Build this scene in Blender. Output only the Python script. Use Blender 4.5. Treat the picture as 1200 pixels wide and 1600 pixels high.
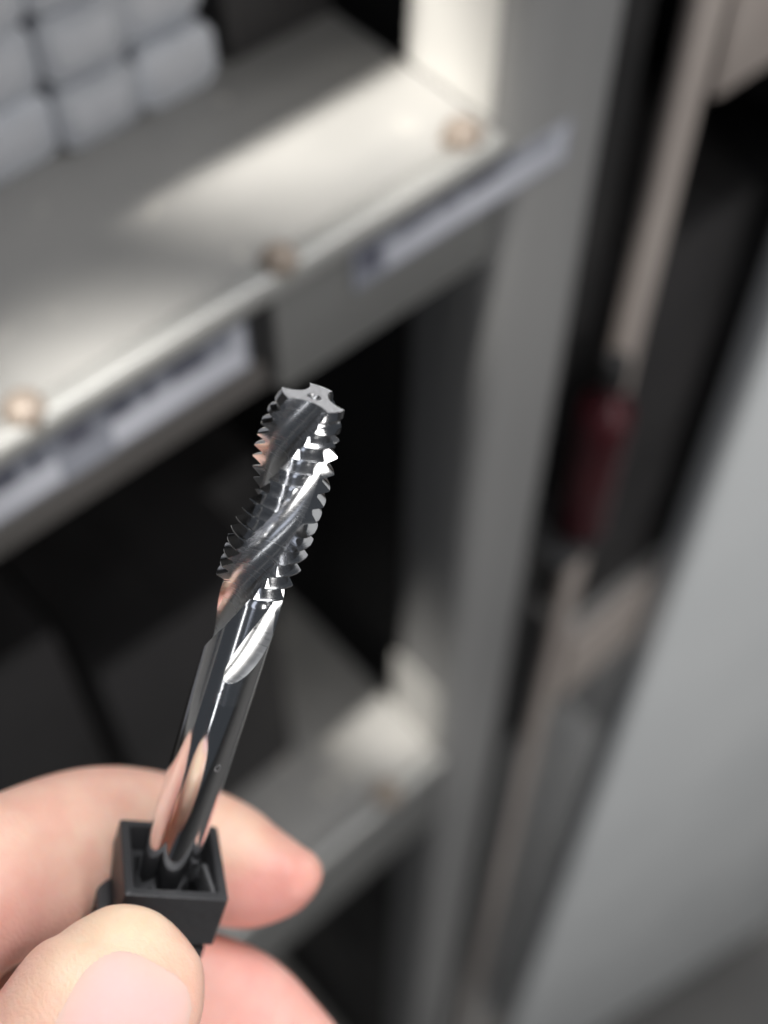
import bpy, bmesh, math, random
import numpy as np
from mathutils import Vector, Matrix, noise

random.seed(4)
for o in list(bpy.data.objects):
    bpy.data.objects.remove(o, do_unlink=True)
S = bpy.context.scene
COL = S.collection

# ------------------------------------------------------------------ camera
CAM_Z = 1.5                                   # eye height above the floor (metres)
RIGHT = Vector((0.75249317, -0.65859324, 0.00299617))
DOWN = Vector((-0.54310291, -0.62309719, -0.56284023))
FLOOR_Z = -0.9
FWD = Vector((0.37254968, 0.4219062, -0.82656028))
FPX = 2000.0                                  # focal length in photo pixels (1200 wide)
cam_d = bpy.data.cameras.new('camera')
cam_d.sensor_fit = 'HORIZONTAL'
cam_d.sensor_width = 36.0
cam_d.lens = 36.0 * FPX / 1200.0
cam_d.clip_start = 0.01
cam_d.clip_end = 50.0
cam_d.dof.use_dof = True
cam_d.dof.focus_distance = 0.154
cam_d.dof.aperture_fstop = 13.0
cam = bpy.data.objects.new('camera', cam_d)
M = Matrix.Identity(4)
for i, v in enumerate((RIGHT, -DOWN, -FWD)):
    for r in range(3):
        M[r][i] = v[r]
M.translation = Vector((0, 0, CAM_Z))
cam.matrix_world = M
COL.objects.link(cam)
S.camera = cam

# ------------------------------------------------------------------ world, lamps, exposure
W = bpy.data.worlds.new('World')
S.world = W
W.use_nodes = True
bg = W.node_tree.nodes['Background']
bg.inputs[0].default_value = (0.80, 0.88, 1.0, 1)
bg.inputs[1].default_value = 0.05
S.view_settings.view_transform = 'Standard'
S.view_settings.look = 'None'
S.view_settings.exposure = 0.16
S.view_settings.gamma = 1.0


def area(name, loc, target, sx, sy, power, col=(1, 1, 1), spread=180):
    d = bpy.data.lights.new(name, 'AREA')
    d.shape = 'RECTANGLE'
    d.size, d.size_y = sx, sy
    d.energy = power
    d.color = col
    d.spread = math.radians(spread)
    o = bpy.data.objects.new(name, d)
    o.location = loc
    o.rotation_euler = (Vector(target) - Vector(loc)).to_track_quat('-Z', 'Y').to_euler()
    COL.objects.link(o)
    return o


def spot(name, loc, target, deg, blend, power, col, r=0.02):
    d = bpy.data.lights.new(name, 'SPOT')
    d.spot_size = math.radians(deg)
    d.spot_blend = blend
    d.energy = power
    d.color = col
    d.shadow_soft_size = r
    o = bpy.data.objects.new(name, d)
    o.location = loc
    o.rotation_euler = (Vector(target) - Vector(loc)).to_track_quat('-Z', 'Y').to_euler()
    COL.objects.link(o)
    return o


# ceiling tubes of the store room, an added fill from the front, reflection strips, and
# two narrow spots added to shape the light pools close to the post
area('ceiling_panel', (0.95, 0.36, 3.1), (0.75, 0.28, 1.3), 1.5, 1.6, 74, (0.98, 0.985, 1.0))
area('ceiling_tube', (-0.45, -0.30, 3.1), (0.05, 0.10, 1.3), 1.3, 0.12, 2, (0.97, 0.98, 1.0))
area('front_fill', (0.10, -2.4, 1.9), (0.25, 0.2, 0.9), 0.9, 2.2, 36, (1.0, 0.98, 0.95))  # added fill so the front faces catch light
area('shank_stripe_light', (-2.3, -1.35, 1.9), (0.06, 0.07, 1.36), 0.10, 1.9, 2.6, (0.95, 0.97, 1.0))  # added strip for the bright stripe reflected in the shank
area('shank_band_light', (-1.75, -2.35, 1.9), (0.06, 0.07, 1.36), 0.5, 1.7, 2.2, (0.80, 0.86, 1.0))  # added dim bluish light, mirrored as a soft band on the shank
spot('pool_spot_upper', (-0.9, 0.035, 3.2), (0.206, 0.266, 1.254), 3.6, 0.36, 570, (1.0, 0.965, 0.90), 0.02)  # added narrow beam that outlines the light pool on the upper board
spot('pool_spot_lower', (-0.6, -0.05, 3.2), (0.230, 0.245, 0.808), 2.3, 0.7, 420, (1.0, 0.965, 0.90), 0.02)  # second added beam, for the bright corner of the lower board


# ------------------------------------------------------------------ helpers
def campt(px, py, depth_mm):
    """a point of the hand-held group, given along the lens axis in millimetres"""
    d = depth_mm * 0.001
    return Vector((0, 0, CAM_Z)) + (RIGHT * ((px - 600) / FPX) + DOWN * ((py - 800) / FPX) + FWD) * d


def setp(o, label=None, cat=None, group=None, kind=None):
    if label: o['label'] = label
    if cat: o['category'] = cat
    if group: o['group'] = group
    if kind: o['kind'] = kind
    return o


def mesh_obj(name, verts, faces, mat, parent=None, smooth=None):
    me = bpy.data.meshes.new(name)
    me.from_pydata([tuple(v) for v in verts], [], [tuple(f) for f in faces])
    me.validate()
    me.update()
    if smooth is not None:
        me.polygons.foreach_set('use_smooth', [True] * len(me.polygons))
        me.set_sharp_from_angle(angle=math.radians(smooth))
    if mat: me.materials.append(mat)
    o = bpy.data.objects.new(name, me)
    COL.objects.link(o)
    if parent: o.parent = parent
    return o


def bm_obj(name, bm, mat, parent=None, smooth=35):
    bmesh.ops.recalc_face_normals(bm, faces=bm.faces)
    me = bpy.data.meshes.new(name)
    bm.to_mesh(me)
    bm.free()
    me.polygons.foreach_set('use_smooth', [True] * len(me.polygons))
    me.set_sharp_from_angle(angle=math.radians(smooth))
    if mat: me.materials.append(mat)
    o = bpy.data.objects.new(name, me)
    COL.objects.link(o)
    if parent: o.parent = parent
    return o


def add_box(bm, x0, x1, y0, y1, z0, z1, bev=0.0, seg=2, taper=0.0):
    r = bmesh.ops.create_cube(bm, size=1.0)
    vs = r['verts']
    for v in vs:
        k = 1 - taper * (0.5 - v.co.z)
        v.co = Vector(((x0 + x1) / 2 + v.co.x * (x1 - x0) * k, (y0 + y1) / 2 + v.co.y * (y1 - y0) * k,
                       (z0 + z1) / 2 + v.co.z * (z1 - z0)))
    if bev > 0:
        es = list({e for v in vs for e in v.link_edges})
        bmesh.ops.bevel(bm, geom=es, offset=bev, segments=seg, affect='EDGES', profile=0.5)
    return vs


def box(name, x0, x1, y0, y1, z0, z1, mat, parent=None, bev=0.0, seg=2):
    bm = bmesh.new()
    add_box(bm, x0, x1, y0, y1, z0, z1, bev, seg)
    return bm_obj(name, bm, mat, parent)


def empty(name, loc=(0, 0, 0)):
    o = bpy.data.objects.new(name, None)
    o.empty_display_size = 0.02
    o.location = loc
    COL.objects.link(o)
    return o


# ------------------------------------------------------------------ materials
def nmat(name):
    m = bpy.data.materials.new(name)
    m.use_nodes = True
    nt = m.node_tree
    return m, nt, nt.nodes['Principled BSDF']


def painted(name, c0, c1, rough=0.5, metal=0.0, scale=18.0, bump=0.15, wear=None, wear_amt=0.62, wscale=30.0, stretch=(1, 1, 1), vary=0.0):
    m, nt, b = nmat(name)
    tc = nt.nodes.new('ShaderNodeTexCoord')
    n1 = nt.nodes.new('ShaderNodeTexNoise'); n1.inputs['Scale'].default_value = scale; n1.inputs['Detail'].default_value = 6
    mpg = nt.nodes.new('ShaderNodeMapping'); mpg.inputs['Scale'].default_value = stretch
    nt.links.new(tc.outputs['Object'], mpg.inputs['Vector'])
    nt.links.new(mpg.outputs['Vector'], n1.inputs['Vector'])
    cr = nt.nodes.new('ShaderNodeValToRGB')
    cr.color_ramp.elements[0].position = 0.3; cr.color_ramp.elements[0].color = (*c0, 1)
    cr.color_ramp.elements[1].position = 0.7; cr.color_ramp.elements[1].color = (*c1, 1)
    nt.links.new(n1.outputs['Fac'], cr.inputs['Fac'])
    src = cr.outputs['Color']
    if wear:
        n2 = nt.nodes.new('ShaderNodeTexNoise'); n2.inputs['Scale'].default_value = wscale; n2.inputs['Detail'].default_value = 8
        n2.inputs['Roughness'].default_value = 0.65
        nt.links.new(tc.outputs['Object'], n2.inputs['Vector'])
        r2 = nt.nodes.new('ShaderNodeValToRGB')
        r2.color_ramp.elements[0].position = wear_amt; r2.color_ramp.elements[1].position = wear_amt + 0.06
        nt.links.new(n2.outputs['Fac'], r2.inputs['Fac'])
        mx = nt.nodes.new('ShaderNodeMix'); mx.data_type = 'RGBA'
        nt.links.new(r2.outputs['Color'], mx.inputs['Factor'])
        nt.links.new(src, mx.inputs['A'])
        mx.inputs['B'].default_value = (*wear, 1)
        src = mx.outputs['Result']
    if vary:
        oi = nt.nodes.new('ShaderNodeObjectInfo')
        mv = nt.nodes.new('ShaderNodeMapRange'); mv.inputs['To Min'].default_value = 1 - vary; mv.inputs['To Max'].default_value = 1 + vary
        nt.links.new(oi.outputs['Random'], mv.inputs['Value'])
        hv = nt.nodes.new('ShaderNodeHueSaturation')
        nt.links.new(mv.outputs['Result'], hv.inputs['Value'])
        nt.links.new(src, hv.inputs['Color'])
        src = hv.outputs['Color']
    nt.links.new(src, b.inputs['Base Color'])
    b.inputs['Roughness'].default_value = rough
    rm = nt.nodes.new('ShaderNodeMapRange'); rm.inputs['From Min'].default_value = 0.3; rm.inputs['From Max'].default_value = 0.7
    rm.inputs['To Min'].default_value = rough * 0.75; rm.inputs['To Max'].default_value = rough * 1.2
    nt.links.new(n1.outputs['Fac'], rm.inputs['Value'])
    nt.links.new(rm.outputs['Result'], b.inputs['Roughness'])
    b.inputs['Metallic'].default_value = metal
    bp = nt.nodes.new('ShaderNodeBump'); bp.inputs['Strength'].default_value = bump; bp.inputs['Distance'].default_value = 0.001
    n3 = nt.nodes.new('ShaderNodeTexNoise'); n3.inputs['Scale'].default_value = 260; n3.inputs['Detail'].default_value = 3
    nt.links.new(tc.outputs['Object'], n3.inputs['Vector'])
    nt.links.new(n3.outputs['Fac'], bp.inputs['Height'])
    nt.links.new(bp.outputs['Normal'], b.inputs['Normal'])
    return m


M_SHELF = painted('shelf_steel_paint', (0.235, 0.232, 0.225), (0.31, 0.302, 0.29), 0.5, 0.0, 14, 0.2, (0.52, 0.49, 0.45), 0.62, 55, (1, 1.6, 1))
M_LIT_FLANGE = painted('flange_lit_paint', (0.46, 0.45, 0.43), (0.54, 0.53, 0.505), 0.5, 0.0, 14, 0.2)  # paler than the post, to paint in the lit side wall
M_LIP = painted('worn_lip_steel', (0.31, 0.31, 0.30), (0.38, 0.375, 0.36), 0.35, 0.3, 20, 0.2)
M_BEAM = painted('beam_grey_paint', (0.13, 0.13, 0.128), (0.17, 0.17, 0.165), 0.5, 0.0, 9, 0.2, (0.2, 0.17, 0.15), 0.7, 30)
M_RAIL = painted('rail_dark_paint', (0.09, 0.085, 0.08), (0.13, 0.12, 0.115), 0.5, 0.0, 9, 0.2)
M_POST = painted('post_grey_paint', (0.19, 0.19, 0.19), (0.24, 0.238, 0.236), 0.42, 0.0, 30, 0.2, (0.19, 0.17, 0.15), 0.66, 25, (1, 1, 0.08))
M_BEIGE = painted('beige_grey_paint', (0.30, 0.26, 0.24), (0.39, 0.345, 0.315), 0.5, 0.0, 10, 0.2, (0.2, 0.15, 0.12), 0.68, 20)
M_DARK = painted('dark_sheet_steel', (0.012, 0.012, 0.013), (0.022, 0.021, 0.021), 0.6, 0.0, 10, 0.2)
M_PANEL = painted('light_grey_panel_paint', (0.68, 0.70, 0.71), (0.74, 0.755, 0.76), 0.38, 0.0, 5, 0.1)
M_FLOOR = painted('concrete_floor', (0.10, 0.098, 0.095), (0.16, 0.155, 0.15), 0.8, 0.0, 6, 0.4)
M_BOX = painted('blue_grey_plastic', (0.31, 0.325, 0.36), (0.42, 0.435, 0.47), 0.3, 0.0, 60, 0.1, vary=0.16)
M_LID = painted('grey_plastic_lid', (0.36, 0.37, 0.40), (0.42, 0.43, 0.46), 0.3, 0.0, 25, 0.1)
M_BRASS = painted('rusty_bolt_brass', (0.20, 0.16, 0.13), (0.31, 0.26, 0.22), 0.55, 0.2, 200, 0.4)
M_RED = painted('dark_red_plastic', (0.035, 0.004, 0.007), (0.06, 0.006, 0.01), 0.35, 0.0, 20, 0.1)
M_LABEL = painted('label_blue_grey_paper', (0.20, 0.212, 0.25), (0.25, 0.26, 0.30), 0.6, 0.0, 30, 0.1)
M_LABELW = painted('label_pale_paper', (0.41, 0.42, 0.47), (0.48, 0.49, 0.54), 0.6, 0.0, 30, 0.1)
M_INK = painted('label_ink', (0.05, 0.055, 0.08), (0.09, 0.09, 0.12), 0.7, 0.0, 60, 0.1)
M_CARTON = painted('dark_carton', (0.010, 0.0095, 0.010), (0.022, 0.020, 0.021), 0.7, 0.0, 12, 0.2)  # kept near-black to put the compartments' shade into the colour


def black_plastic():
    m, nt, b = nmat('black_plastic')
    b.inputs['Base Color'].default_value = (0.032, 0.032, 0.034, 1)
    b.inputs['Roughness'].default_value = 0.42
    tc = nt.nodes.new('ShaderNodeTexCoord')
    n = nt.nodes.new('ShaderNodeTexNoise'); n.inputs['Scale'].default_value = 900; n.inputs['Detail'].default_value = 4
    nt.links.new(tc.outputs['Object'], n.inputs['Vector'])
    bp = nt.nodes.new('ShaderNodeBump'); bp.inputs['Strength'].default_value = 0.25; bp.inputs['Distance'].default_value = 0.0003
    nt.links.new(n.outputs['Fac'], bp.inputs['Height'])
    nt.links.new(bp.outputs['Normal'], b.inputs['Normal'])
    n2 = nt.nodes.new('ShaderNodeTexNoise'); n2.inputs['Scale'].default_value = 150; n2.inputs['Detail'].default_value = 5
    nt.links.new(tc.outputs['Object'], n2.inputs['Vector'])
    mr = nt.nodes.new('ShaderNodeMapRange'); mr.inputs['To Min'].default_value = 0.32; mr.inputs['To Max'].default_value = 0.58
    nt.links.new(n2.outputs['Fac'], mr.inputs['Value'])
    nt.links.new(mr.outputs['Result'], b.inputs['Roughness'])
    return m


def steel(name, rough, c=(0.72, 0.72, 0.73), streak=(60, 60, 2200), bump=0.05):
    m, nt, b = nmat(name)
    b.inputs['Base Color'].default_value = (*c, 1)
    b.inputs['Metallic'].default_value = 1.0
    tc = nt.nodes.new('ShaderNodeTexCoord')
    mp = nt.nodes.new('ShaderNodeMapping'); mp.inputs['Scale'].default_value = streak
    nt.links.new(tc.outputs['Object'], mp.inputs['Vector'])
    n = nt.nodes.new('ShaderNodeTexNoise'); n.inputs['Scale'].default_value = 4; n.inputs['Detail'].default_value = 4
    nt.links.new(mp.outputs['Vector'], n.inputs['Vector'])
    mr = nt.nodes.new('ShaderNodeMapRange'); mr.inputs['To Min'].default_value = rough * 0.6; mr.inputs['To Max'].default_value = rough * 1.5
    nt.links.new(n.outputs['Fac'], mr.inputs['Value'])
    nt.links.new(mr.outputs['Result'], b.inputs['Roughness'])
    bp = nt.nodes.new('ShaderNodeBump'); bp.inputs['Strength'].default_value = bump; bp.inputs['Distance'].default_value = 0.0001
    nt.links.new(n.outputs['Fac'], bp.inputs['Height'])
    nt.links.new(bp.outputs['Normal'], b.inputs['Normal'])
    return m


def skin():
    m, nt, b = nmat('skin')
    at = nt.nodes.new('ShaderNodeAttribute'); at.attribute_name = 'tone'
    tc = nt.nodes.new('ShaderNodeTexCoord')
    n = nt.nodes.new('ShaderNodeTexNoise'); n.inputs['Scale'].default_value = 220; n.inputs['Detail'].default_value = 6
    nt.links.new(tc.outputs['Object'], n.inputs['Vector'])
    hs = nt.nodes.new('ShaderNodeMix'); hs.data_type = 'RGBA'; hs.blend_type = 'OVERLAY'
    hs.inputs['Factor'].default_value = 0.22
    nt.links.new(at.outputs['Color'], hs.inputs['A'])
    nt.links.new(n.outputs['Fac'], hs.inputs['B'])
    n4 = nt.nodes.new('ShaderNodeTexNoise'); n4.inputs['Scale'].default_value = 75; n4.inputs['Detail'].default_value = 5
    nt.links.new(tc.outputs['Object'], n4.inputs['Vector'])
    rr = nt.nodes.new('ShaderNodeMapRange'); rr.inputs['From Min'].default_value = 0.42; rr.inputs['From Max'].default_value = 0.72
    rr.inputs['To Max'].default_value = 0.34
    nt.links.new(n4.outputs['Fac'], rr.inputs['Value'])
    m2 = nt.nodes.new('ShaderNodeMix'); m2.data_type = 'RGBA'
    nt.links.new(rr.outputs['Result'], m2.inputs['Factor'])
    nt.links.new(hs.outputs['Result'], m2.inputs['A'])
    m2.inputs['B'].default_value = (0.66, 0.26, 0.21, 1)
    nt.links.new(m2.outputs['Result'], b.inputs['Base Color'])
    b.inputs['Roughness'].default_value = 0.46
    b.inputs['Subsurface Weight'].default_value = 0.35
    b.inputs['Subsurface Radius'].default_value = (1.0, 0.35, 0.2)
    b.inputs['Subsurface Scale'].default_value = 0.0022
    v = nt.nodes.new('ShaderNodeTexVoronoi'); v.inputs['Scale'].default_value = 1500; v.feature = 'DISTANCE_TO_EDGE'
    wv = nt.nodes.new('ShaderNodeTexNoise'); wv.inputs['Scale'].default_value = 420; wv.inputs['Detail'].default_value = 5
    nt.links.new(tc.outputs['Object'], v.inputs['Vector'])
    nt.links.new(tc.outputs['Object'], wv.inputs['Vector'])
    wb = nt.nodes.new('ShaderNodeTexWave'); wb.inputs['Scale'].default_value = 330; wb.inputs['Distortion'].default_value = 9
    wb.inputs['Detail'].default_value = 3; wb.inputs['Detail Scale'].default_value = 1.6
    nt.links.new(tc.outputs['Object'], wb.inputs['Vector'])
    mw = nt.nodes.new('ShaderNodeMath'); mw.operation = 'MULTIPLY_ADD'; mw.inputs[1].default_value = 0.16
    ma = nt.nodes.new('ShaderNodeMath'); ma.operation = 'MULTIPLY_ADD'
    ma.inputs[1].default_value = 0.45
    nt.links.new(v.outputs['Distance'], ma.inputs[0])
    nt.links.new(wb.outputs['Fac'], mw.inputs[0])
    nt.links.new(wv.outputs['Fac'], mw.inputs[2])
    nt.links.new(mw.outputs['Value'], ma.inputs[2])
    bp = nt.nodes.new('ShaderNodeBump'); bp.inputs['Strength'].default_value = 0.2; bp.inputs['Distance'].default_value = 0.0006
    nt.links.new(ma.outputs['Value'], bp.inputs['Height'])
    nt.links.new(bp.outputs['Normal'], b.inputs['Normal'])
    return m


def nail_mat():
    m, nt, b = nmat('finger_nail')
    tc = nt.nodes.new('ShaderNodeTexCoord')
    n = nt.nodes.new('ShaderNodeTexNoise'); n.inputs['Scale'].default_value = 160; n.inputs['Detail'].default_value = 3
    nt.links.new(tc.outputs['Object'], n.inputs['Vector'])
    cr = nt.nodes.new('ShaderNodeValToRGB')
    cr.color_ramp.elements[0].color = (0.66, 0.39, 0.38, 1); cr.color_ramp.elements[0].position = 0.3
    cr.color_ramp.elements[1].color = (0.73, 0.47, 0.46, 1); cr.color_ramp.elements[1].position = 0.7
    nt.links.new(n.outputs['Fac'], cr.inputs['Fac'])
    at = nt.nodes.new('ShaderNodeAttribute'); at.attribute_name = 'tone'
    mx = nt.nodes.new('ShaderNodeMix'); mx.data_type = 'RGBA'; mx.inputs['Factor'].default_value = 0.72
    nt.links.new(cr.outputs['Color'], mx.inputs['A']); nt.links.new(at.outputs['Color'], mx.inputs['B'])
    nt.links.new(mx.outputs['Result'], b.inputs['Base Color'])
    b.inputs['Roughness'].default_value = 0.5
    b.inputs['Specular IOR Level'].default_value = 0.32
    b.inputs['Subsurface Weight'].default_value = 0.3
    b.inputs['Subsurface Radius'].default_value = (1.0, 0.4, 0.3)
    b.inputs['Subsurface Scale'].default_value = 0.0015
    return m


M_PLAST = black_plastic()
M_TAP = steel('ground_tool_steel', 0.13, (0.82, 0.82, 0.83))
M_SHANK = steel('polished_shank_steel', 0.06, (0.82, 0.82, 0.83), (900, 900, 12), 0.02)
M_FLUTE = steel('ground_flute_steel', 0.23, (0.80, 0.80, 0.81), (60, 60, 1400), 0.008)
M_RUN = steel('flute_runout_steel', 0.30, (0.84, 0.84, 0.84), (60, 60, 900), 0.012)
M_MARK = steel('laser_mark', 0.45, (0.5, 0.5, 0.52))
M_SKIN = skin()
M_NAIL = nail_mat()

# ------------------------------------------------------------------ setting: floor and racks
U = 0.00055                                   # rack drawing unit (metres)


def X(v): return v * U
def Z(v): return CAM_Z + v * U


YF = 364.75
fl = mesh_obj('floor', [(-4, -4, FLOOR_Z), (5, -4, FLOOR_Z), (5, 5, FLOOR_Z), (-4, 5, FLOOR_Z)], [(0, 1, 2, 3)], M_FLOOR)
setp(fl, 'grey concrete floor below the racks', kind='structure')

rack = setp(empty('storage_rack', (X(300), X(YF), 0)),
            'grey painted steel rack with shelves and a wide post behind the tool', 'rack')


def rbox(name, x0, x1, y0, y1, z0, z1, mat, par, bev=0.0, seg=2):
    """box in rack units, kept relative to its parent's origin"""
    root = par
    off = Vector((0, 0, 0))
    p = par
    while p is not None:
        off += p.location
        p = p.parent
    return box(name, X(x0) - off.x, X(x1) - off.x, X(y0) - off.y, X(y1) - off.y, Z(z0) - off.z, Z(z1) - off.z, mat, par, bev, seg)


YB = 900
SH = [(364, 88), (-447, 88), (-1258, 180), (-3400, 120)]
XL, XP0, XP1 = -700, 412, 498
boards = {}
for zt, bh in SH:
    b = boards[zt] = rbox('shelf_board', XL, XP0 - 2, YF + 14, YB, zt - 6, zt, M_SHELF, rack, 0.0006, 1)
    lip = rbox('front_lip', XL, XP0 - 4, YF - 2, YF + 13.5, zt - 13, zt + 2.5, M_LIP, b, 0.0026, 4)
    rbox('lit_flange', XP0 - 1.9, XP0 - 0.4, YF + 16, YF + 83, zt + 0.5, zt + 118, M_LIT_FLANGE, b, 0.0003, 1)  # plate added low on the post; its pale colour carries the light pool
    if zt != -447:
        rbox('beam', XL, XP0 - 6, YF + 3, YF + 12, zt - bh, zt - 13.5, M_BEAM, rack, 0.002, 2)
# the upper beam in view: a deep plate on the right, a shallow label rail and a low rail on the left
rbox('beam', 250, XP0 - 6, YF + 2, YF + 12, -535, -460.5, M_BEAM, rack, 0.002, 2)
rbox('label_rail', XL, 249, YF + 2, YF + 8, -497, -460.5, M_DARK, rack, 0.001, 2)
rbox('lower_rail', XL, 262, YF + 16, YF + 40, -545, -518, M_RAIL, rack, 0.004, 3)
rbox('post', XP0, XP1, YF + 1, YF + 84, -4370, 900, M_POST, rack, 0.008, 5)
rbox('post', XL - 120, XL, YF + 1, YF + 84, -4370, 900, M_POST, rack, 0.008, 5)
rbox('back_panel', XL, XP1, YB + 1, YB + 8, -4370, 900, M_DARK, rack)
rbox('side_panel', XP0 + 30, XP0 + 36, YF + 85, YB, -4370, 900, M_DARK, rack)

# bolts through the lips
ball = None
for bx_, by_, bz_, sc_ in ((259, YF + 6, -446, 1.0), (116, YF + 8, -447, 1.1), (388, YF + 14, -446, 1.25), (336, YF + 10, -1257, 1.6)):
    bm = bmesh.new()
    bmesh.ops.create_cone(bm, cap_ends=True, segments=6, radius1=10 * U * sc_, radius2=9.5 * U * sc_, depth=6 * U)
    r = bmesh.ops.create_uvsphere(bm, u_segments=12, v_segments=8, radius=8.5 * U * sc_)
    for v in r['verts']:
        v.co.z = v.co.z * 0.6 + 3 * U
    o = bm_obj('bolt', bm, M_BRASS, boards[-1258 if bz_ < -1000 else -447])
    o.location = Vector((X(bx_), X(by_), Z(bz_) + 2.5 * U)) - rack.location

# neighbouring rack
rack2 = setp(empty('storage_rack', (X(800), X(YF), 0)),
             'beige grey rack with a thin post at the right, beyond the dark gap', 'rack')
rbox('post', 564, 593, YF + 3, YF + 17, -4370, 900, M_BEIGE, rack2, 0.003, 3)
for zt, bh in ((-440, 86), (-1245, 150), (-3400, 120)):
    rbox('shelf_board', 604, 1500, YF + 14, YB, zt - 6, zt, M_SHELF, rack2, 0.0006, 1)
    rbox('beam', 602, 1500, YF + 2, YF + 13, zt - bh, zt + 2, M_BEIGE, rack2, 0.003, 3)
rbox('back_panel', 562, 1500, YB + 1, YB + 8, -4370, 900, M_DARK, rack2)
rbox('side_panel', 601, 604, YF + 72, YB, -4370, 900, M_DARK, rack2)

# dark red bottle-like thing standing in the gap between the posts
bm = bmesh.new()
prof = [(0, 0), (20, 0), (22, 3), (22, 150), (20, 165), (9, 178), (8, 182), (8, 196), (0, 197)]
n = 24
rings = []
for r_, z_ in prof:
    rings.append([bm.verts.new((r_ * U * math.cos(2 * math.pi * k / n), r_ * U * math.sin(2 * math.pi * k / n), z_ * U)) for k in range(n)] if r_ > 0 else [bm.verts.new((0, 0, z_ * U))])
for a, b in zip(rings[:-1], rings[1:]):
    for k in range(n):
        if len(a) == 1: bm.faces.new((a[0], b[(k + 1) % n], b[k]))
        elif len(b) == 1: bm.faces.new((a[k], a[(k + 1) % n], b[0]))
        else: bm.faces.new((a[k], a[(k + 1) % n], b[(k + 1) % n], b[k]))
red = empty('bottle')
bm_obj('body', bm, M_RED, red)
bm = bmesh.new()
bmesh.ops.create_cone(bm, cap_ends=True, segments=24, radius1=11 * U, radius2=9.5 * U, depth=26 * U, matrix=Matrix.Translation((0, 0, 206 * U)))
bm_obj('cap', bm, M_DARK, red)
red.location = (X(546), X(YF - 8), Z(-940))
setp(red, 'dark red plastic bottle with dark cap in the dark gap between the two rack posts', 'bottle')
rbox('gap_shade_sheet', XP1 + 1, 561, YF + 34, YF + 38, -4370, 900, M_DARK, rack2)  # dark sheet added where the gap is only shaded
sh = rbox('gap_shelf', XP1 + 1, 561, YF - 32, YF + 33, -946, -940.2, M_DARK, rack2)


# ------------------------------------------------------------------ labels on the beam
def label(x0, x1, z0, z1, y, text, side):
    root = setp(empty('shelf_label', (X(x0), X(y), Z(z0))), text, 'label')
    return rbox('card', x0, x1, y - 1.0, y, z0, z1, M_LABEL, root, 0.0002, 1)


l1 = label(300, 459, -489, -460.8, YF + 0.5, 'blue grey paper label on the beam, its end overlapping the wide post', 1)
rbox('pale_band', 322, 455, YF - 0.9, YF - 0.6, -486, -471, M_LABELW, l1)
rbox('pale_band', 444, 456, YF - 0.9, YF - 0.6, -469.8, -463, M_LABELW, l1)
for k, (a, b_) in enumerate(((304, 318), (334, 341), (346, 352), (360, 372), (380, 404))):
    rbox('printed_bar', a, b_, YF - 0.95, YF - 0.6, -469 if k else -478, -463, M_INK, l1)
l2 = label(-120, 232, -496, -461.5, YF + 1.5, 'long blue grey paper label left of the beam plate', 0)
rbox('pale_band', -110, 120, YF + 0.1, YF + 0.4, -493, -477, M_LABELW, l2)
rbox('pale_band', 150, 229, YF + 0.1, YF + 0.4, -493, -476, M_LABELW, l2)
rbox('pale_band', 222, 230, YF + 0.1, YF + 0.4, -475.8, -464, M_LABELW, l2)
for a, b_ in ((88, 100), (108, 112), (126, 140), (150, 163), (170, 176), (186, 206)):
    rbox('printed_bar', a, b_, YF + 0.1, YF + 0.4, -474, -464, M_INK, l2)

# ------------------------------------------------------------------ stacked plastic boxes on the shelf
bw, bh_, bd = 49.4, 38.0, 150
first = None
cols = ['rightmost', 'second', 'third', 'fourth', 'fifth']
rown = ['bottom', 'middle', 'top']
for row in range(3):
    for c in range(5):
        if first is None:
            root = empty('plastic_box')
            bm = bmesh.new()
            vs_ = add_box(bm, -bw / 2 * U, bw / 2 * U, 0, bd * U, 0, bh_ * U)
            es_ = [e for e in bm.edges if abs(e.verts[0].co.y - e.verts[1].co.y) > 0.01]
            bmesh.ops.bevel(bm, geom=es_, offset=0.0058, segments=6, affect='EDGES', profile=0.5)
            es_ = [e for e in bm.edges if e.verts[0].co.y < 1e-6 and e.verts[1].co.y < 1e-6]
            bmesh.ops.bevel(bm, geom=es_, offset=0.0011, segments=3, affect='EDGES', profile=0.5)
            body = bm_obj('body', bm, M_BOX, root)
            bm = bmesh.new()
            add_box(bm, -bw * .34 * U, bw * .34 * U, -0.9 * U, 0.6 * U, bh_ * .2 * U, bh_ * .8 * U, 0.0004, 2)
            lid = bm_obj('end_panel', bm, M_LID, root)
            first = root
        else:
            root = first.copy(); COL.objects.link(root)
            for ch in (body, lid):
                q = ch.copy(); COL.objects.link(q); q.parent = root
        root.location = (X(298 - c * 49.0 + random.uniform(-.8, .8)), X(506 + random.uniform(-4, 4) + (3 if row else 0)), Z(-447 + row * 38.0) + 0.0002)
        root.rotation_euler = (0, 0, random.uniform(-.02, .02))
        setp(root, 'blue grey plastic box, %s column from the post, %s row of the stack' % (cols[c], rown[row]),
             'box', 'plastic boxes stacked on the upper shelf')

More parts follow.
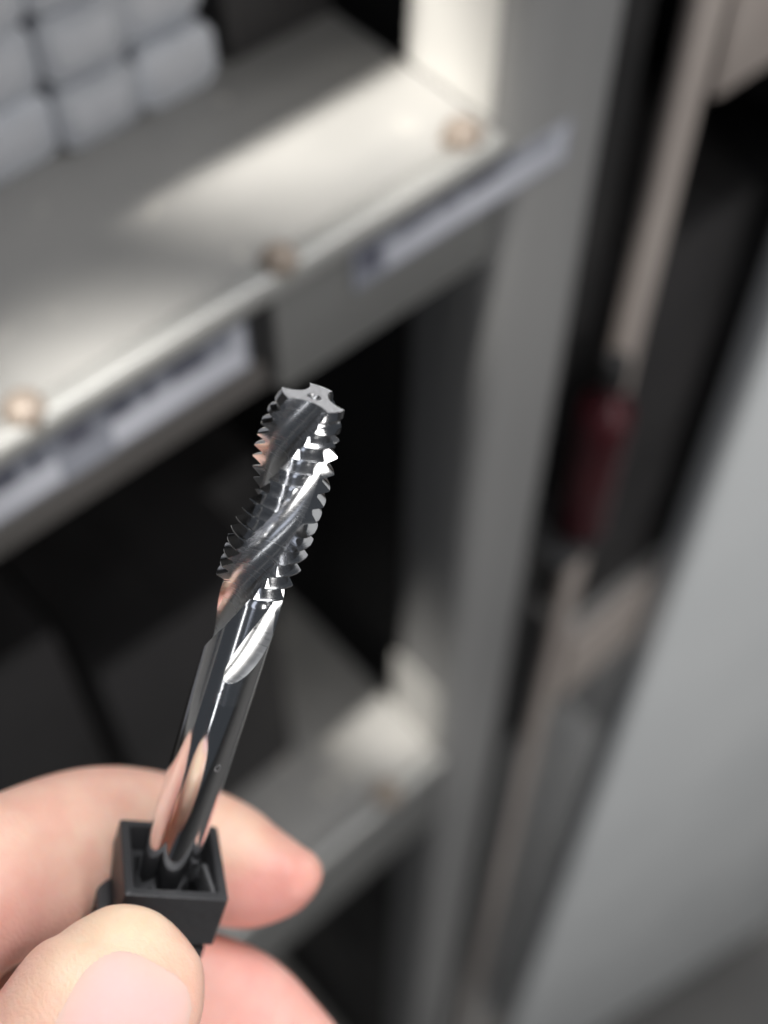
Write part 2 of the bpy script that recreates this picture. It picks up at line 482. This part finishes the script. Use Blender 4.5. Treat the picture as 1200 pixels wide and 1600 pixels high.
# dark cartons on the boards, placed near-black to deepen the compartment shade
for (x0, x1, y0, y1, h, t, zb) in ((333, 409, 508, 760, 170, 'dark carton added for the shaded back right of the plastic boxes on the upper shelf', -447),  # stands in for the shade at the back of the shelf
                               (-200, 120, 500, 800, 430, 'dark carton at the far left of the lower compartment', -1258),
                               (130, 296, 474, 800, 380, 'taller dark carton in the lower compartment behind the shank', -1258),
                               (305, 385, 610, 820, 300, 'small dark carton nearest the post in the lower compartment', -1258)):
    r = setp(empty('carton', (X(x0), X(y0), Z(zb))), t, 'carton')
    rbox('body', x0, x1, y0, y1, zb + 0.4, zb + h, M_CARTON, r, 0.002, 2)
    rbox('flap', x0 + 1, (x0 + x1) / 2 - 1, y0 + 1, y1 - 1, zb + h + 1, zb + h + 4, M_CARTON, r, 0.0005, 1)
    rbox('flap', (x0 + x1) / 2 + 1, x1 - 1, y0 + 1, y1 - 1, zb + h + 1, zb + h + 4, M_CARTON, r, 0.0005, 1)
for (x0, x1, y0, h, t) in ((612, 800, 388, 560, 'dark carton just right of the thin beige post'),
                           (815, 1010, 390, 620, 'dark carton in the right rack, partly behind the grey door')):  # dark contents that also black out the bright board in this bay
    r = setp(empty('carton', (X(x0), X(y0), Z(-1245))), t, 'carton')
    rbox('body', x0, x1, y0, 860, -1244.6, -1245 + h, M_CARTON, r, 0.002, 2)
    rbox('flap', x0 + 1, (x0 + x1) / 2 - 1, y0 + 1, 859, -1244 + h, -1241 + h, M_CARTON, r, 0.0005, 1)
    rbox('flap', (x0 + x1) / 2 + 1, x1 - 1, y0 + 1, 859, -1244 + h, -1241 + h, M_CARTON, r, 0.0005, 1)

# ------------------------------------------------------------------ light grey panel in the aisle (right)
pan = empty('cabinet_door', (X(722), X(328), 0))
pan.rotation_euler = (0, 0, math.radians(-12))
setp(pan, 'light grey smooth metal cabinet door at the lower right edge', 'door')
bm = bmesh.new()
add_box(bm, 0, 0.60, 0, 0.022, FLOOR_Z + 0.03, 1.55, 0.006, 4)
bm_obj('panel', bm, M_PANEL, pan)
bm = bmesh.new()
add_box(bm, 0.30, 0.315, -0.018, -0.0005, 0.40, 0.58, 0.004, 3)
bm_obj('handle', bm, M_LIP, pan)

# ------------------------------------------------------------------ the tap
P_TIP = campt(491, 620, 146)
P_HOLD = campt(263, 1350, 178)
AX = (P_TIP - P_HOLD).normalized()            # tool axis, towards the tip
VIEW = (P_TIP - Vector((0, 0, CAM_Z))).normalized()
XL_ = AX.cross(VIEW).normalized()             # lateral, to the right in the photograph
if XL_.dot(RIGHT) < 0: XL_ = -XL_
YL_ = AX.cross(XL_)                           # away from the viewer
MT = Matrix.Identity(4)
for i, v in enumerate((XL_, YL_, AX)):
    for r in range(3): MT[r][i] = v[r]

mm = 0.001
R0, PITCH, LEAD = 5.0, 1.75, 61.0
TL = 26.2                                     # threaded length: z = -27 .. 0
RS = 3.95                                     # shank radius
ZB = -42.0                                    # bottom of the fluted mesh
RHO, CC = 2.9, 4.68                           # flute circle radius and its centre distance
NFL = 3
PH0 = math.radians(263)                       # a flute centre at the end face


def land_r(w, z):
    """w thread coordinate, z height (mm)"""
    t = (w / PITCH) % 1.0
    d = abs(t - 0.5) * 2                      # 0 at crest, 1 at root
    d = min(max((d - 0.10) / 0.74, 0.0), 1.0)
    r = R0 - 1.14 * d
    if z > -4.2:
        r = min(r, 3.80 + (0 - z) / 4.2 * 1.30)
    zt = -TL
    if z < zt:
        k = min((zt - z) / 0.7, 1.0)
        r = min(r, R0 - 1.14 + (RS - (R0 - 1.14)) * k) if k < 1 else RS
    return r


def flute_r(al, z):
    c = CC
    z1 = -TL - 2.6
    if z < z1:
        c = CC + (z1 - z) ** 2 / (2 * 22.0)
    s = c * math.sin(al)
    if abs(s) >= RHO or math.cos(al) < 0: return 99.0
    return c * math.cos(al) - math.sqrt(RHO * RHO - s * s)


ALIM = math.asin(RHO / CC) * 0.992
ucols = []                                    # (u, kind)
step = 2 * math.pi / NFL
for f in range(NFL):
    uc = PH0 + f * step
    na, nl = 46, 36
    for k in range(na + 1):
        ucols.append((uc - ALIM + 2 * ALIM * k / na, 'f'))
    l0, l1_ = uc + ALIM, uc + step - ALIM
    for k in range(nl + 1):
        ucols.append((l0 + (l1_ - l0) * k / nl, 'l'))
ucols.append((PH0 + NFL * step - ALIM, 'f'))
u_first = ucols[0][0]
fr = [0.0, 0.08, 0.18, 0.30, 0.42, 0.45, 0.50, 0.55, 0.58, 0.70, 0.82, 0.92]
wl = []
k0 = int(math.floor((ZB - 6) / PITCH)); k1 = int(math.ceil(4 / PITCH))
for k in range(k0, k1 + 1):
    for q in fr: wl.append((k + q) * PITCH)
verts, faces = [], []
NU, NW = len(ucols), len(wl)
fmat = []


def alim(z):
    """half angle of the flute mouth at height z"""
    if z > -TL - 0.2: return ALIM
    z1 = -TL - 2.6
    c = CC + (z1 - z) ** 2 / (2 * 22.0)
    q = (RS * RS + c * c - RHO * RHO) / (2 * RS * c)
    if q >= 1: return 0.0008
    return min(ALIM, max(math.acos(q), 0.0008))


for w in wl:
    for (u, kd) in ucols:
        z = (w + PITCH * (u - u_first) / (2 * math.pi)) / (1 - PITCH / LEAD)
        zc = min(max(z, ZB), 0.0)
        A = alim(zc)
        j = math.floor((u - PH0 + ALIM + (1e-7 if kd == 'f' else -1e-7)) / step)
        al = u - (PH0 + j * step)
        if kd == 'f':
            if al > step / 2: al -= step; j += 1
            al = al / ALIM * A
        else:
            al = A + (al - ALIM) / (step - 2 * ALIM) * (step - 2 * A)
        ua = PH0 + j * step + al
        phi = ua + 2 * math.pi * zc / LEAD
        wr = zc - PITCH * (ua + 2 * math.pi * zc / LEAD - u_first) / (2 * math.pi)
        rl = land_r(wr, zc)
        if kd == 'l':
            r = rl
        else:
            r = min(rl, flute_r(al, zc))
        verts.append((r * math.cos(phi) * mm, r * math.sin(phi) * mm, zc * mm))
for i in range(NW - 1):
    for j in range(NU - 1):
        a = i * NU + j
        faces.append((a, a + 1, a + NU + 1, a + NU))
        zz = verts[a][2] / mm
        fmat.append((2 if zz < -TL - 3.4 else 1) if ucols[j][1] == 'f' and ucols[j + 1][1] == 'f' and (alim(zz) > 0.02) else 0)

tap = empty('threading_tap')
MT.translation = P_TIP
tap.matrix_world = MT
setp(tap, 'shiny steel spiral flute threading tap standing in a black plastic sleeve', 'tap')
bm = bmesh.new()
bv = [bm.verts.new(v) for v in verts]
for f, mi in zip(faces, fmat):
    q = bm.faces.new([bv[i] for i in f])
    q.material_index = mi
bmesh.ops.remove_doubles(bm, verts=bm.verts, dist=2e-6)
bmesh.ops.dissolve_degenerate(bm, dist=2e-6, edges=bm.edges)
fl_part = bm_obj('fluted_thread', bm, M_TAP, tap, smooth=28)
fl_part.data.materials.append(M_FLUTE)
fl_part.data.materials.append(M_RUN)

# end face with the small centre hole
vs, fs = [], []
ring_prof = [(1.0, 0.0), (0.7, 0.0), (0.4, 0.0), (None, 0.0), (None, -0.9), (None, -1.3)]
absr = {3: 0.86, 4: 0.45, 5: 0.0}
for ri, (k, dz) in enumerate(ring_prof):
    for (u, kd) in ucols:
        j = round((u - PH0) / step)
        al = u - (PH0 + j * step)
        rl = land_r(0, 0.0)
        r = rl if kd == 'l' else min(rl, flute_r(al, 0.0))
        if k is None: rr = absr[ri]
        else: rr = 0.86 + (r - 0.86) * (k - 0.0) if k < 1 else r
        vs.append((rr * math.cos(u) * mm, rr * math.sin(u) * mm, (dz + 0.001) * mm))
for ri in range(len(ring_prof) - 1):
    for j in range(NU - 1):
        a = ri * NU + j
        fs.append((a, a + NU, a + NU + 1, a + 1))
bm = bmesh.new()
bv = [bm.verts.new(v) for v in vs]
for fi, f in enumerate(fs):
    q = bm.faces.new([bv[i] for i in f])
    q.material_index = 1 if fi >= 3 * (NU - 1) else 0
bmesh.ops.remove_doubles(bm, verts=bm.verts, dist=2e-6)
bmesh.ops.dissolve_degenerate(bm, dist=2e-6, edges=bm.edges)
M_END = steel('ground_end_face', 0.5, (0.85, 0.85, 0.86), (400, 400, 400), 0.1)
bm_obj('end_face', bm, M_END, tap, smooth=30).data.materials.append(M_FLUTE)

# shank
bm = bmesh.new()
n = 96
pr = [(RS, ZB), (RS, -95), (RS - .3, -95.6), (0, -95.6)]
rings = []
for r_, z_ in pr:
    rings.append([bm.verts.new((r_ * mm * math.cos(2 * math.pi * k / n), r_ * mm * math.sin(2 * math.pi * k / n), z_ * mm)) for k in range(n)] if r_ else [bm.verts.new((0, 0, z_ * mm))])
for a, b in zip(rings[:-1], rings[1:]):
    for k in range(n):
        if len(b) == 1: bm.faces.new((a[k], a[(k + 1) % n], b[0]))
        else: bm.faces.new((a[k], a[(k + 1) % n], b[(k + 1) % n], b[k]))
bm_obj('shank', bm, M_SHANK, tap, smooth=30)

# tiny engraved ring on the shank
vs, fs = [], []
zc, pc = -52.3, math.radians(-90 + 38)
for k in range(24):
    t = 2 * math.pi * k / 24
    for rr in (0.42, 0.60):
        p = pc + rr * math.cos(t) / RS * 0.8
        vs.append(((RS + .006) * mm * math.cos(p), (RS + .006) * mm * math.sin(p), (zc + rr * math.sin(t)) * mm))
for k in range(24):
    a, b = 2 * k, 2 * ((k + 1) % 24)
    fs.append((a, b, b + 1, a + 1))
mesh_obj('engraved_ring', vs, fs, M_MARK, tap)

# ------------------------------------------------------------------ the black square sleeve
slv = empty('plastic_sleeve')
rim_s = -(P_TIP - campt(272, 1342, 178)).length / mm
MS = MT.copy()
ang = math.radians(17)
MS = MT @ Matrix.Rotation(ang, 4, 'Z')
MS.translation = campt(271, 1341, 178.5)
slv.matrix_world = MS
setp(slv, 'black square plastic sleeve holding the tap between thumb and fingers', 'sleeve')


def sq_tube(name, ho, hi, z0, z1, par, bev=0.5, closed=False, inner_z=None):
    """square tube, half widths in mm, rim at z1"""
    bm = bmesh.new()

    def loop(h, z, c):
        out = []
        for sx, sy in ((1, 1), (-1, 1), (-1, -1), (1, -1)):
            a0 = math.atan2(sy, sx) - math.pi / 4
            for k in range(5):
                a = a0 + (math.pi / 2) * k / 4
                out.append(bm.verts.new(((sx * (h - c) + c * math.cos(a)) * mm, (sy * (h - c) + c * math.sin(a)) * mm, z * mm)))
        return out
    lo = loop(ho, z0, bev)
    seq = [lo, loop(ho, z1 - 0.25, bev), loop(ho - 0.25, z1, bev), loop(hi + 0.2, z1, bev * .6), loop(hi, z1 - 0.25, bev * .6),
           loop(hi, inner_z if inner_z is not None else z0, bev * .6)]
    for a, b in zip(seq[:-1], seq[1:]):
        for k in range(len(a)):
            bm.faces.new((a[k], a[(k + 1) % len(a)], b[(k + 1) % len(a)], b[k]))
    if inner_z is not None:
        bm.faces.new(seq[-1]); bm.faces.new(list(reversed(lo)))
    else:
        a, b = seq[-1], lo
        for k in range(len(a)):
            bm.faces.new((a[k], a[(k + 1) % len(a)], b[(k + 1) % len(a)], b[k]))
    return bm_obj(name, bm, M_PLAST, par, smooth=40)


sq_tube('collar', 7.15, 5.75, -8.8, 0, slv)
sq_tube('tube', 5.7, 4.7, -62, -6.0, slv, 0.7, inner_z=-22)
sq_tube('insert', 5.65, 4.3, -8.0, -4.2, slv, 0.7)
# rib round the tube below the collar and the clip tab on the left
sq_tube('ring_rib', 6.45, 5.6, -12.6, -10.6, slv, 0.6)
bm = bmesh.new()
add_box(bm, -9.2 * mm, -7.05 * mm, -4.4 * mm, 3.0 * mm, -13 * mm, -7.2 * mm, 0.0006, 3)
bm_obj('clip_tab', bm, M_PLAST, slv)
# moulded ridges inside the right hand wall
for k in range(4):
    bm = bmesh.new()
    bmesh.ops.create_cone(bm, cap_ends=True, segments=14, radius1=0.45 * mm, radius2=0.45 * mm, depth=4.6 * mm,
                          matrix=Matrix.Rotation(math.radians(90), 4, 'X'))
    o = bm_obj('inner_ridge', bm, M_PLAST, slv)
    o.location = (5.0 * mm, -2.9 * mm, (-0.9 - 1.1 * k) * mm)
    o.rotation_euler = (0.35, 0.0, 0.35)

# ------------------------------------------------------------------ the hand
def catmull(pts, n):
    pts = [np.array(p, float) for p in pts]
    P = [2 * pts[0] - pts[1]] + pts + [2 * pts[-1] - pts[-2]]
    out = []
    for i in range(1, len(P) - 2):
        for k in range(n):
            t = k / n
            out.append(0.5 * ((2 * P[i]) + (-P[i - 1] + P[i + 1]) * t + (2 * P[i - 1] - 5 * P[i] + 4 * P[i + 1] - P[i + 2]) * t * t
                              + (-P[i - 1] + 3 * P[i] - 3 * P[i + 1] + P[i + 2]) * t ** 3))
    out.append(P[-2])
    return out


def finger(bm, pts, n=8, seg=28, ex=2.2):
    """pts: (px, py, depth, r_across, r_depth) in photo pixels / mm; closed swept body"""
    sm = catmull(pts, n)
    rings = []
    P3 = [campt(p[0], p[1], p[2]) for p in sm]
    for i, p in enumerate(sm):
        a = P3[max(i - 1, 0)]; b = P3[min(i + 1, len(sm) - 1)]
        T = (b - a).normalized()
        v = (P3[i] - Vector((0, 0, CAM_Z))).normalized()
        A = T.cross(v).normalized()
        D = T.cross(A).normalized()
        ra, rd = max(p[3], 0.05) * mm, max(p[4], 0.05) * mm
        ring = []
        for k in range(seg):
            t = 2 * math.pi * k / seg
            c, s = math.cos(t), math.sin(t)
            c = math.copysign(abs(c) ** (2 / ex), c); s = math.copysign(abs(s) ** (2 / ex), s)
            ring.append(bm.verts.new(P3[i] + A * (ra * c) + D * (rd * s)))
        rings.append(ring)
    for a, b in zip(rings[:-1], rings[1:]):
        for k in range(seg):
            bm.faces.new((a[k], a[(k + 1) % seg], b[(k + 1) % seg], b[k]))
    bm.faces.new(rings[0]); bm.faces.new(list(reversed(rings[-1])))


bm = bmesh.new()
# index finger: knuckle at the left, over behind the sleeve, tip at the right
finger(bm, [(-420, 1900, 174, 14, 12), (-260, 1640, 168, 12, 11), (-90, 1430, 172, 11.5, 10.5), (30, 1362, 181, 11.5, 10.4),
            (140, 1318, 193, 11.4, 10), (230, 1312, 201, 10.7, 9.2), (320, 1337, 204, 10.2, 8.6), (390, 1362, 203, 8.9, 7.6),
            (435, 1367, 202, 7.0, 6.4), (464, 1363, 201, 5.2, 5.0), (482, 1357, 200.5, 3.5, 3.5), (492, 1352, 200, 1.9, 2.0), (496, 1350, 200, 0.1, 0.1)])
# middle finger under it
finger(bm, [(-380, 1980, 178, 13, 11), (-160, 1760, 182, 11, 10), (60, 1610, 190, 10.4, 9.6), (230, 1555, 199, 9.8, 9),
            (350, 1568, 203, 9.7, 8.6), (430, 1640, 203, 9.6, 8.2), (520, 1745, 202, 8.6, 7.4), (570, 1806, 201, 6.2, 6), (592, 1832, 201, 3.0, 3), (600, 1842, 201, .1, .1)])
# thumb in front
finger(bm, [(-330, 2080, 170, 14, 13), (-120, 1900, 160, 12.2, 10.5), (36, 1750, 156, 12.0, 9.6), (122, 1640, 156, 12.0, 8.8),
            (172, 1562, 158, 11.7, 8.0), (196, 1508, 160.5, 10.5, 7.0), (206, 1468, 162, 8.3, 5.8), (212, 1442, 163, 5.8, 4.4),
            (216, 1427, 163.8, 3.4, 2.8), (218, 1419, 164.2, 1.5, 1.4), (219, 1416.5, 164.3, .1, .1)], ex=2.15)
# palm joining them, outside the frame
finger(bm, [(-620, 2240, 180, 20, 16), (-460, 2060, 176, 24, 17), (-330, 1930, 174, 18, 14), (-260, 1860, 173, 8, 8)], n=5)
tmp_me = bpy.data.meshes.new('tmp')
bmesh.ops.recalc_face_normals(bm, faces=bm.faces)
bm.to_mesh(tmp_me); bm.free()
tmp = bpy.data.objects.new('tmp', tmp_me)
COL.objects.link(tmp)
md = tmp.modifiers.new('r', 'REMESH'); md.mode = 'VOXEL'; md.voxel_size = 0.0006
ms = tmp.modifiers.new('s', 'SMOOTH'); ms.factor = 0.5; ms.iterations = 20
dg = bpy.context.evaluated_depsgraph_get()
hand_me = bpy.data.meshes.new_from_object(tmp.evaluated_get(dg))
bpy.data.objects.remove(tmp, do_unlink=True)
hand_me.name = 'hand'
hand_me.polygons.foreach_set('use_smooth', [True] * len(hand_me.polygons))
hand_me.materials.clear(); hand_me.materials.append(M_SKIN)
nv = len(hand_me.vertices)
co = np.empty(nv * 3); hand_me.vertices.foreach_get('co', co); co = co.reshape(-1, 3)
base = np.array([0.78, 0.495, 0.385])
tone = np.tile(base, (nv, 1))


def blend(px, py, d, rad, colr, amt):
    global tone
    c = np.array(campt(px, py, d))
    q = np.linalg.norm(co - c, axis=1) / (rad * mm)
    w = amt * np.clip(1 - q, 0, 1) ** 0.8
    tone = tone * (1 - w[:, None]) + np.array(colr) * w[:, None]


RED = (0.66, 0.22, 0.19); PALE = (0.80, 0.62, 0.43); PINK = (0.76, 0.36, 0.33)
blend(425, 1410, 195, 15, RED, 0.8)           # index pad
blend(350, 1270, 195, 11, PALE, 0.8)
blend(420, 1580, 195, 24, PINK, 0.8)          # middle finger
blend(200, 1450, 157, 11, PALE, 0.9)          # pressed thumb tip
blend(110, 1540, 150, 9, PALE, 0.5)
blend(20, 1480, 165, 14, PINK, 0.5)
ca = hand_me.color_attributes.new('tone', 'FLOAT_COLOR', 'POINT')
ca.data.foreach_set('color', np.concatenate([tone, np.ones((nv, 1))], axis=1).astype(np.float32).ravel())
hand = bpy.data.objects.new('person', hand_me)
COL.objects.link(hand)
setp(hand, 'bare hand pinching the black sleeve between thumb and bent fingers', 'person')

# thumb nail: a curved plate set on the thumb, facing the viewer
from mathutils.bvhtree import BVHTree
bvh = BVHTree.FromPolygons([tuple(c) for c in co], [tuple(p.vertices) for p in hand_me.polygons])
eye = Vector((0, 0, CAM_Z))
# nail outline in the thumb's own directions: centre line up the thumb and across it
nc = campt(192, 1606, 150)
tup = (campt(212, 1440, 163) - campt(105, 1640, 156)).normalized()
tac = tup.cross((nc - eye).normalized()).normalized()
if tac.dot(RIGHT) < 0: tac = -tac
tno = tac.cross(tup).normalized()
if tno.dot(FWD) > 0: tno = -tno
NA, NB = 28, 30
vs = []; ncol = []
for i in range(NA + 1):
    a = -1 + 2 * i / NA
    for j in range(NB + 1):
        b = -1 + 2 * j / NB
        lim = 7.9 * max(1 - abs(a) ** 3.2, 0.0) ** 0.5 + 0.02
        s = a * 8.6
        p = nc + tup * (s * mm) + tac * (b * lim * mm) + tno * 0.03
        hit = bvh.ray_cast(p, -tno)
        h = hit[0] if hit[0] is not None else nc
        edge = max(abs(a), abs(b))
        lift = 0.10 * (1 - edge ** 4) - 0.06 * edge ** 12
        vs.append(h + tno * (lift * mm))
        k_ = min(1.0, max(0.0, (edge - 0.45) / 0.5)) ** 1.5
        ncol.append([p_ * (1 - k_) + q_ * k_ for p_, q_ in zip((0.71, 0.45, 0.415), (0.76, 0.53, 0.42))] + [1.0])
fs = [(i * (NB + 1) + j, i * (NB + 1) + j + 1, (i + 1) * (NB + 1) + j + 1, (i + 1) * (NB + 1) + j) for i in range(NA) for j in range(NB)]
nail = mesh_obj('thumb_nail', vs, fs, M_NAIL, hand, smooth=60)
nca = nail.data.color_attributes.new('tone', 'FLOAT_COLOR', 'POINT')
if len(nail.data.vertices) == len(ncol):
    nca.data.foreach_set('color', np.array(ncol, dtype=np.float32).ravel())
